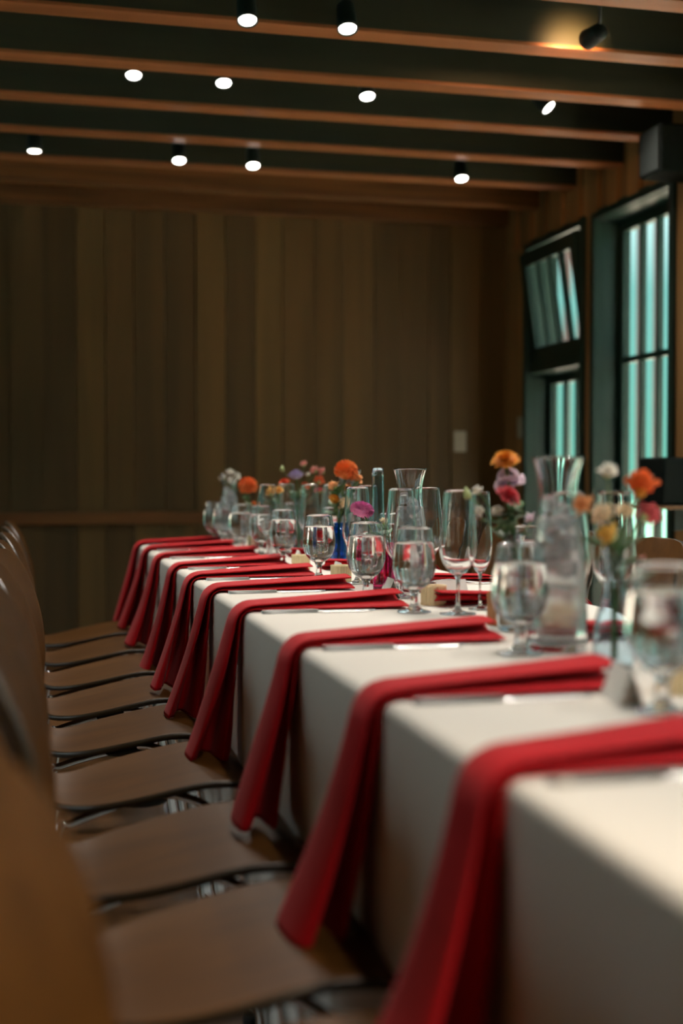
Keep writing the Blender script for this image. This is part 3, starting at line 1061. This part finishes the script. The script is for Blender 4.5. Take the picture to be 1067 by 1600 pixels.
TENT = tent_me()
for (x, y, rz, lb) in ((0.905, 2.708, 20, 'white folded name card behind the wide wine glass'), (0.790, 2.80, 86, 'white folded name card beside the fourth goblet'),
                       (0.800, 3.345, 88, 'white folded name card beside the fifth goblet'), (0.805, 3.90, 84, 'white folded name card beside the sixth goblet'),
                       (0.800, 1.99, 70, 'blurred white name card behind the second goblet'), (0.700, 1.435, 80, 'blurred white name card beside the first goblet'),
                       (0.82, 4.40, 85, 'white folded name card beside the seventh goblet'), (0.93, 3.30, 30, 'white folded name card by the window side goblets')):
    o = obj('name_card', TENT, 'card', None, (x, y, TABLE_Z + .0003), (0, 0, R(rz)))
    tag(o, lb, 'card', 'folded name cards')
t = thing('wooden_block', 'small orange brown wooden block standing left of the blurred goblet', 'block', (0.845, 2.221, TABLE_Z + .0003), R(10))
obj('block', box_me('block', -0.028, 0.028, -0.015, 0.015, 0, 0.062, 0.003), 'block', t)
obj('slot', box_me('slot', -0.0282, 0.0282, -0.002, 0.002, 0.0612, 0.0622), 'wick', t)


# ------------------------------------------------------------------ vases
def vase_me(name, outer, th, n=40, flute=0, fd=0.0):
    prof = sprof(outer, 4)
    inner = [(max(r - th, 0.001), max(z, th * 1.6)) for r, z in reversed(prof)]
    rr, zz = prof[-1]
    rim = [(rr, zz - th * 0.4), (rr - th * 0.15, zz - th * 0.1), (rr - th * 0.5, zz), (rr - th * 0.85, zz - th * 0.1), (rr - th, zz - th * 0.4)]
    full = [(0, 0)] + prof[:-1] + rim + inner[1:] + [(0, inner[-1][1])]
    me = lathe_me(name, full, n)
    if flute:
        for v in me.vertices:
            r = math.hypot(v.co.x, v.co.y)
            if r > 0.003:
                a = math.atan2(v.co.y, v.co.x)
                k = 1 + fd * math.cos(flute * a)
                v.co.x *= k
                v.co.y *= k
        me.update()
    return me


V_BLUE = vase_me('body', [(0.021, 0.0), (0.0245, 0.004), (0.0250, 0.03), (0.0250, 0.085), (0.0225, 0.105), (0.0150, 0.118), (0.0150, 0.130)], 0.0025, 72, 12, 0.035)
V_TUBE = vase_me('body', [(0.0125, 0.0), (0.014, 0.003), (0.0142, 0.06), (0.0135, 0.12)], 0.002)
V_BOT = vase_me('body', [(0.024, 0.0), (0.028, 0.006), (0.031, 0.03), (0.029, 0.06), (0.020, 0.095), (0.0145, 0.125), (0.0145, 0.150), (0.0190, 0.172)], 0.0022)
V_BUD = vase_me('body', [(0.020, 0.0), (0.025, 0.006), (0.027, 0.03), (0.020, 0.06), (0.0115, 0.085), (0.0110, 0.115), (0.0135, 0.13)], 0.002)
V_TALL = vase_me('body', [(0.018, 0.0), (0.020, 0.004), (0.0198, 0.10), (0.0175, 0.20), (0.0160, 0.30)], 0.002, 28)
VWAT = lathe_me('water', sprof([(0.0, 0.005), (0.024, 0.0055), (0.0285, 0.03), (0.0265, 0.06), (0.0180, 0.092)], 4) + [(0, 0.0925)], 32)

VASES = {}


def make_vase(key, me, mat, loc, label, water=False, scale=(1, 1, 1), tilt=None):
    t = thing('bud_vase', label, 'vase', (loc[0], loc[1], TABLE_Z + .0003), 0, 'flower vases')
    b_ = obj('body', me, mat, t)
    b_.scale = scale
    if tilt:
        b_.rotation_euler = tilt
    if water:
        obj('water', VWAT, 'water', t).scale = scale
    VASES[key] = (loc[0], loc[1], max(v.co.z for v in me.vertices) * scale[2])
    return t


make_vase('blue', V_BLUE, 'blue', (0.927, 3.872), 'fluted cobalt blue glass vase holding the orange ball flower')
make_vase('magenta', V_TUBE, 'magenta', (0.817, 2.994), 'magenta glass vase holding the pink flower', scale=(1, 1, 0.8))
make_vase('tube', V_TUBE, 'glass', (0.799, 2.835), 'slim clear tube vase beside the magenta vase')
make_vase('v4', V_BUD, 'glass', (0.790, 4.72), 'clear bud vase holding the far orange ball flower')
make_vase('v5', V_BUD, 'glass', (0.835, 4.435), 'clear bud vase holding the peach yellow flower')
make_vase('v6', V_BOT, 'paleblue', (0.950, 4.60), 'pale blue bottle vase holding lavender and coral flowers', scale=(0.8, 0.8, 1.15))
make_vase('magenta2', V_TUBE, 'magenta', (1.019, 4.941), 'magenta glass vase near the far end of the table')
make_vase('v7', V_BOT, 'glass', (0.833, 2.140), 'clear bottle vase holding marigold and coral pink flowers behind the goblet')
make_vase('v8', V_BOT, 'greenglass', (0.812, 1.690), 'green glass vase with poppy bouquet at the right')
make_vase('v9', V_BUD, 'glass', (0.800, 5.275), 'clear bud vase holding white flowers at the far table end')
make_vase('tall', V_TALL, 'paleblue', (0.895, 3.293), 'tall narrow blue tinted glass bottle standing empty', scale=(1, 1, 0.99))


# ------------------------------------------------------------------ flowers
def petal_pts(L, W, cup, nu=4, nv=4, curl=0.0, wave=0.0, ph=0.0):
    """petal lying along +x, root at the origin, cupped upwards"""
    v = []
    for i in range(nu + 1):
        u = i / nu
        half = W * 0.5 * (math.sin(PI * (0.12 + 0.80 * u) ** 0.8)) ** 0.7
        for j in range(nv + 1):
            s = -1 + 2 * j / nv
            x = L * (u - 0.08 * s * s * u)
            z = cup * L * u * u + 0.25 * W * s * s * u * 0.5 - curl * L * max(0, u - 0.6) ** 2 + wave * W * math.sin(3 * s + 7 * u + ph) * u
            v.append(Vector((x, half * s, z)))
    f = []
    for i in range(nu):
        for j in range(nv):
            a = i * (nv + 1) + j
            f.append((a, a + 1, a + nv + 2, a + nv + 1))
    return v, f


def add(V, F, v, f, mtx):
    b_ = len(V)
    V += [mtx @ p for p in v]
    F += [tuple(i + b_ for i in q) for q in f]


def ball_me(r, n=150, seed=0):
    rn = random.Random(seed)
    V, F = [], []
    c = lathe_me('c', [(0, -r * .8)] + [(r * .8 * math.sin(PI * q / 8), -r * .8 * math.cos(PI * q / 8)) for q in range(1, 8)] + [(0, r * .8)], 12)
    add(V, F, [v.co.copy() for v in c.vertices], [tuple(p.vertices) for p in c.polygons], Matrix())
    for i in range(n):
        z = 1 - 1.75 * (i + .5) / n
        a = i * 2.39996
        rr = math.sqrt(max(0, 1 - z * z))
        d = Vector((rr * math.cos(a), rr * math.sin(a), z * 0.92))
        v, f = petal_pts(r * 0.42, r * 0.34, 0.5, 2, 2)
        up = Vector((0, 0, 1))
        tang = (d * 0.75 + (Vector((d.x, d.y, 0)).normalized() if rr > .05 else Vector((1, 0, 0))) * 0.5 + Vector((0, 0, -0.25 if z < 0.2 else 0.15))).normalized()
        q = Vector((1, 0, 0)).rotation_difference(tang)
        m = Matrix.Translation(d * r * 0.70) @ q.to_matrix().to_4x4() @ Matrix.Rotation(rn.uniform(-.6, .6), 4, 'X')
        add(V, F, v, f, m)
    me = pyd('bloom', V, F)
    for p in me.polygons:
        p.use_smooth = True
    return me


def zinnia_me(r, seed=0, rings=5, cup=0.15):
    rn = random.Random(seed)
    V, F = [], []
    c = lathe_me('c', [(0, -r * .22), (r * .35, -r * .18), (r * .5, 0), (r * .35, r * .25), (0, r * .34)], 14)
    add(V, F, [v.co.copy() for v in c.vertices], [tuple(p.vertices) for p in c.polygons], Matrix())
    for k in range(rings):
        t = k / max(1, rings - 1)
        L = r * (0.92 - 0.42 * t)
        n = int(17 - 5 * t)
        for i in range(n):
            v, f = petal_pts(L, r * 0.36, 0.05, 3, 2, curl=0.5)
            m = Matrix.Translation((0, 0, r * 0.32 * t)) @ Matrix.Rotation(2 * PI * (i + .5 * (k % 2)) / n + rn.uniform(-.1, .1), 4, 'Z') @ Matrix.Translation((r * .1, 0, 0)) @ Matrix.Rotation(-R(2 + 48 * t) + rn.uniform(-.1, .1) - cup, 4, 'Y')
            add(V, F, v, f, m)
    me = pyd('bloom', V, F)
    for p in me.polygons:
        p.use_smooth = True
    return me


def dome_me(r, seed=0):
    """many fine petals in a flat dome: scabiosa, aster"""
    rn = random.Random(seed)
    V, F = [], []
    c = lathe_me('c', [(0, -r * .3), (r * .3, -r * .25), (r * .7, -.02 * r), (r * .45, r * .32), (0, r * .42)], 14)
    add(V, F, [v.co.copy() for v in c.vertices], [tuple(p.vertices) for p in c.polygons], Matrix())
    for k in range(6):
        t = k / 5
        n = int(26 - 14 * t)
        for i in range(n):
            v, f = petal_pts(r * (0.55 - .2 * t), r * 0.15, 0.1, 3, 2, curl=-0.2)
            m = Matrix.Rotation(2 * PI * i / n + k * .4 + rn.uniform(-.1, .1), 4, 'Z') @ Matrix.Translation((r * (0.46 - .40 * t), 0, r * (.02 + .34 * t))) @ Matrix.Rotation(-R(8 + 60 * t) + rn.uniform(-.15, .15), 4, 'Y')
            add(V, F, v, f, m)
    me = pyd('bloom', V, F)
    for p in me.polygons:
        p.use_smooth = True
    return me


PCACHE = {}


def petal_me(L, W, cup, curl, wave, ph):
    key = tuple(round(q, 4) for q in (L, W, cup, curl, wave, ph))
    if key not in PCACHE:
        v, f = petal_pts(L, W, cup, 5, 6, curl, wave, ph)
        PCACHE[key] = bake(pyd('petal', v, f), [('SOLIDIFY', {'thickness': 0.0006, 'offset': 0.0})])
    return PCACHE[key]


def copy_mesh_mat(me, mat):
    m2 = me.copy()
    m2.materials.clear()
    m2.materials.append(M[mat])
    return m2


LEAF_ME = None


def leaf_mesh():
    v, f = petal_pts(0.052, 0.026, -0.15, 6, 4, 0.2, 0.05)
    return bake(pyd('leaf', v, f), [('SOLIDIFY', {'thickness': 0.0007, 'offset': 0.0})])


LEAF_ME = leaf_mesh()
LEAF_ME.materials.append(M['leaf'])
PMESH = {}


def petal_obj_mesh(r, mat, kind, i):
    key = (round(r, 4), mat, kind, i % 3)
    if key not in PMESH:
        if kind == 'poppy':
            me = petal_me(r * 1.0, r * 1.15, 0.30, 0.9, 0.05, i % 3)
        elif kind == 'sweetpea':
            me = petal_me(r * 1.15, r * 1.4, 0.1, 0.3, 0.10, i % 3)
        else:
            me = petal_me(r * 1.0, r * 0.95, 0.35, 1.1, 0.10, i % 3)
        PMESH[key] = copy_mesh_mat(me, mat)
    return PMESH[key]


def make_flower(vase, head, r, kind, col, label, tilt=(0, 0), leaves=0, group=None, seed=0):
    vx, vy, vh = VASES[vase]
    rn = random.Random(seed)
    base = Vector((vx + rn.uniform(-.005, .005), vy + rn.uniform(-.005, .005), TABLE_Z + 0.012))
    H = Vector(head)
    t = thing('cut_flower', label, 'flower', base, 0, group)
    h = H - base
    mouth = Vector(((vx - base.x) * .6 + h.x * 0.06, (vy - base.y) * .6 + h.y * .06, min(vh - 0.012, h.z * .6)))
    pts = spline([Vector((0, 0, 0)), mouth, mouth.lerp(h, 0.55) + Vector((0, 0, 0.008)), h + Vector((0, 0, -r * 0.15))], 6)
    obj('stem', tube_me('stem', pts, max(0.0013, min(0.0024, r * .09)), 7), 'stem', t)
    rot = (tilt[0], tilt[1], rn.uniform(0, 6))
    mt = 'petal_' + col
    if kind == 'ball':
        obj('bloom', ball_me(r, 170, seed), mt, t, h, rot).scale = (1.08, 1.08, 0.72) if col == 'pink' else (1, 1, 1)
    elif kind == 'zinnia':
        obj('bloom', zinnia_me(r, seed), mt, t, h, rot)
    elif kind == 'dome':
        obj('bloom', dome_me(r, seed), mt, t, h, rot)
    elif kind == 'bud':
        obj('bloom', lathe_me('bloom', sprof([(0, -r), (r * .6, -r * .6), (r * .7, 0), (r * .4, r * .9), (0, r * 1.5)], 3), 14), 'budgreen', t, h, rot)
    else:
        e = bpy.data.objects.new('bloom', lathe_me('bloom', sprof([(0, -r * .3), (r * .22, -r * .2), (r * .28, 0), (r * .2, r * .22), (0, r * .3)], 3), 14))
        e.data.materials.append(M['petal_gold'] if kind == 'poppy' else M['budgreen'] if kind == 'ruffle' else M[mt])
        link(e, t)
        e.location = h
        e.rotation_euler = rot
        sets = {'poppy': [(4, 20, 0.0), (4, 45, 0.04)], 'sweetpea': [(3, 10, 0), (2, 62, .02)], 'ruffle': [(5, 12, 0.0), (4, 48, 0.06)]}[kind]
        for n, el, zz in sets:
            for i in range(n):
                p = bpy.data.objects.new('petal', petal_obj_mesh(r, mt, kind, i))
                link(p, e)
                p.rotation_euler = (rn.uniform(-.2, .2), -R(el) + rn.uniform(-.12, .12), 2 * PI * (i + el * .01) / n + rn.uniform(-.12, .12))
                p.location = (0, 0, zz * r)
    for q in range(leaves):
        p = pts[min(len(pts) - 2, len(pts) * 2 // 4 + q * 2)]
        obj('leaf', LEAF_ME, None, t, p, (rn.uniform(-.4, .4), -R(rn.uniform(15, 50)), rn.uniform(0, 6.28)))
    return t


FL = [
    # vase, head, r, kind, colour, label, tilt(x, y), leaves
    ('blue', (0.951, 3.872, 1.046), 0.034, 'ball', 'orange', 'sharp orange ball flower standing tallest in the blue vase', (R(15), 0), 0),
    ('blue', (0.912, 3.86, 0.994), 0.024, 'ruffle', 'peach', 'peach ruffled flower left below the sharp orange ball', (R(35), -R(20)), 4),
    ('blue', (0.985, 3.88, 1.014), 0.024, 'ruffle', 'peach', 'peach ruffled flower right below the sharp orange ball', (R(30), R(25)), 4),
    ('blue', (0.958, 3.89, 0.985), 0.021, 'ruffle', 'peach', 'peach ruffled flower lowest under the sharp orange ball', (R(40), 0), 4),
    ('blue', (0.904, 3.85, 0.956), 0.024, 'zinnia', 'gold', 'golden brown flower at the left rim of the blue vase', (R(50), -R(30)), 3),
    ('blue', (0.934, 3.838, 0.944), 0.025, 'zinnia', 'cream', 'pale cream aster low over the blue vase', (R(60), 0), 4),
    ('magenta', (0.775, 2.994, 0.948), 0.025, 'ball', 'pink', 'pink aster leaning left from the magenta vase', (R(25), -R(15)), 1),
    ('tube', (0.787, 2.84, 0.922), 0.013, 'ruffle', 'cream', 'small pale flower in the slim clear tube vase', (R(30), 0), 3),
    ('v4', (0.779, 4.70, 0.993), 0.033, 'ball', 'orange', 'blurred orange ball flower at the far part of the table', (R(10), 0), 3),
    ('v4', (0.798, 4.70, 0.924), 0.015, 'ruffle', 'orange', 'small orange flower under the far orange ball flower', (R(40), 0), 2),
    ('v5', (0.819, 4.435, 0.966), 0.026, 'ruffle', 'peachyellow', 'peach yellow ruffled flower right of the far orange ball', (R(35), -R(15)), 3),
    ('v5', (0.845, 4.435, 0.974), 0.020, 'ruffle', 'peachyellow', 'smaller peach yellow flower touching its twin', (R(20), R(15)), 2),
    ('v6', (0.935, 4.566, 1.030), 0.036, 'dome', 'lavender', 'flat lavender flower among the coral blooms', (R(8), 0), 1),
    ('v6', (0.964, 4.566, 1.070), 0.017, 'ruffle', 'dustypink', 'small dusty pink flower, topmost of the far bouquet', (R(20), 0), 0),
    ('v6', (1.007, 4.566, 1.048), 0.021, 'ruffle', 'dustypink', 'dusty pink star flower, left of the pair at the bouquet top right', (R(50), -R(10)), 0),
    ('v6', (1.036, 4.57, 1.044), 0.020, 'ruffle', 'dustypink', 'dusty pink star flower, rightmost of the far bouquet', (R(50), R(20)), 0),
    ('v6', (1.016, 4.55, 1.009), 0.024, 'ruffle', 'red_orange', 'red orange flower under the dusty pink pair', (R(50), R(10)), 1),
    ('v6', (0.892, 4.566, 1.002), 0.026, 'zinnia', 'red_orange', 'red orange flower left under the lavender bloom', (R(30), -R(20)), 1),
    ('v6', (0.966, 4.56, 0.992), 0.020, 'zinnia', 'red_orange', 'small red orange flower right under the lavender bloom', (R(40), 0), 2),
    ('v6', (1.023, 4.566, 0.974), 0.016, 'ruffle', 'rose', 'small rose pink flower lowest right in the far bouquet', (R(40), R(20)), 0),
    ('v6', (0.883, 4.566, 1.056), 0.011, 'bud', 'white', 'pale green bud sticking out left of the lavender bloom', (0, -R(25)), 0),
    ('v6', (0.980, 4.565, 1.033), 0.012, 'ruffle', 'white', 'tiny white flower right beside the lavender bloom', (R(30), 0), 0),
    ('v7', (0.817, 2.140, 1.054), 0.028, 'zinnia', 'marigold', 'orange marigold at the top of the right middle bouquet', (R(20), -R(22)), 1),
    ('v7', (0.829, 2.150, 1.017), 0.029, 'sweetpea', 'lilac', 'pale lilac petalled flower under the orange marigold', (R(45), R(10)), 1),
    ('v7', (0.809, 2.115, 0.992), 0.027, 'zinnia', 'rose', 'coral pink zinnia in front of the pale lilac flower', (R(38), -R(18)), 1),
    ('v7', (0.767, 2.140, 1.001), 0.013, 'ruffle', 'white', 'small white flower over the wide wine glass rim', (R(30), -R(20)), 2),
    ('v7', (0.762, 2.140, 0.967), 0.014, 'ruffle', 'white', 'small white flower drooping left beside the wine glass', (R(60), -R(30)), 3),
    ('v7', (0.799, 2.130, 0.966), 0.013, 'ruffle', 'white', 'small white flower just under the coral pink zinnia', (R(50), 0), 3),
    ('v7', (0.870, 2.150, 0.952), 0.013, 'sweetpea', 'lilac', 'small lilac flower left of the blurred carafe', (R(40), R(30)), 1),
    ('v7', (0.745, 2.140, 0.998), 0.010, 'bud', 'white', 'pale green bud leaning left over the wine glass', (0, -R(20)), 0),
    ('v8', (0.799, 1.690, 1.032), 0.017, 'ruffle', 'white', 'blurred white flower on a tall stem in the right bouquet', (R(20), 0), 0),
    ('v8', (0.851, 1.690, 1.008), 0.031, 'poppy', 'poppy', 'bright orange poppy at the top of the right bouquet', (R(28), R(5)), 0),
    ('v8', (0.863, 1.70, 0.971), 0.024, 'ruffle', 'rose', 'blurred coral rose flower hanging below the poppy', (R(60), R(15)), 0),
    ('v8', (0.767, 1.690, 0.985), 0.019, 'sweetpea', 'peach', 'blurred peach flower leaning left from the right bouquet', (R(45), -R(25)), 0),
    ('v8', (0.792, 1.68, 0.971), 0.021, 'ruffle', 'cream', 'blurred cream flower in the middle of the right bouquet', (R(45), -R(10)), 1),
    ('v8', (0.801, 1.675, 0.944), 0.022, 'ruffle', 'yellow', 'blurred yellow flower lowest in the right bouquet', (R(60), 0), 3),
    ('v8', (0.826, 1.690, 0.976), 0.016, 'ruffle', 'cream', 'small cream flower between the yellow bloom and the poppy', (R(40), R(10)), 1),
    ('v8', (0.845, 1.67, 0.905), 0.013, 'ruffle', 'dustypink', 'small pink and white flower by the green vase rim', (R(50), R(30)), 1),
    ('v9', (0.772, 5.275, 1.020), 0.022, 'ruffle', 'white', 'white flower, left of the white cluster behind the far carafe', (R(30), -R(25)), 0),
    ('v9', (0.797, 5.275, 1.036), 0.025, 'ruffle', 'white', 'white flower, topmost of the white cluster behind the far carafe', (R(25), 0), 0),
    ('v9', (0.824, 5.275, 1.024), 0.022, 'ruffle', 'white', 'white flower, right of the white cluster behind the far carafe', (R(30), R(25)), 0),
    ('v9', (0.795, 5.265, 1.004), 0.022, 'ruffle', 'white', 'white flower, lowest of the white cluster behind the far carafe', (R(45), 0), 1),
]
for k, (v_, hd, r_, kd, cl, lb, tl, lv) in enumerate(FL):
    make_flower(v_, hd, r_, kd, cl, lb, tl, lv, 'cut flowers on the table', seed=k)
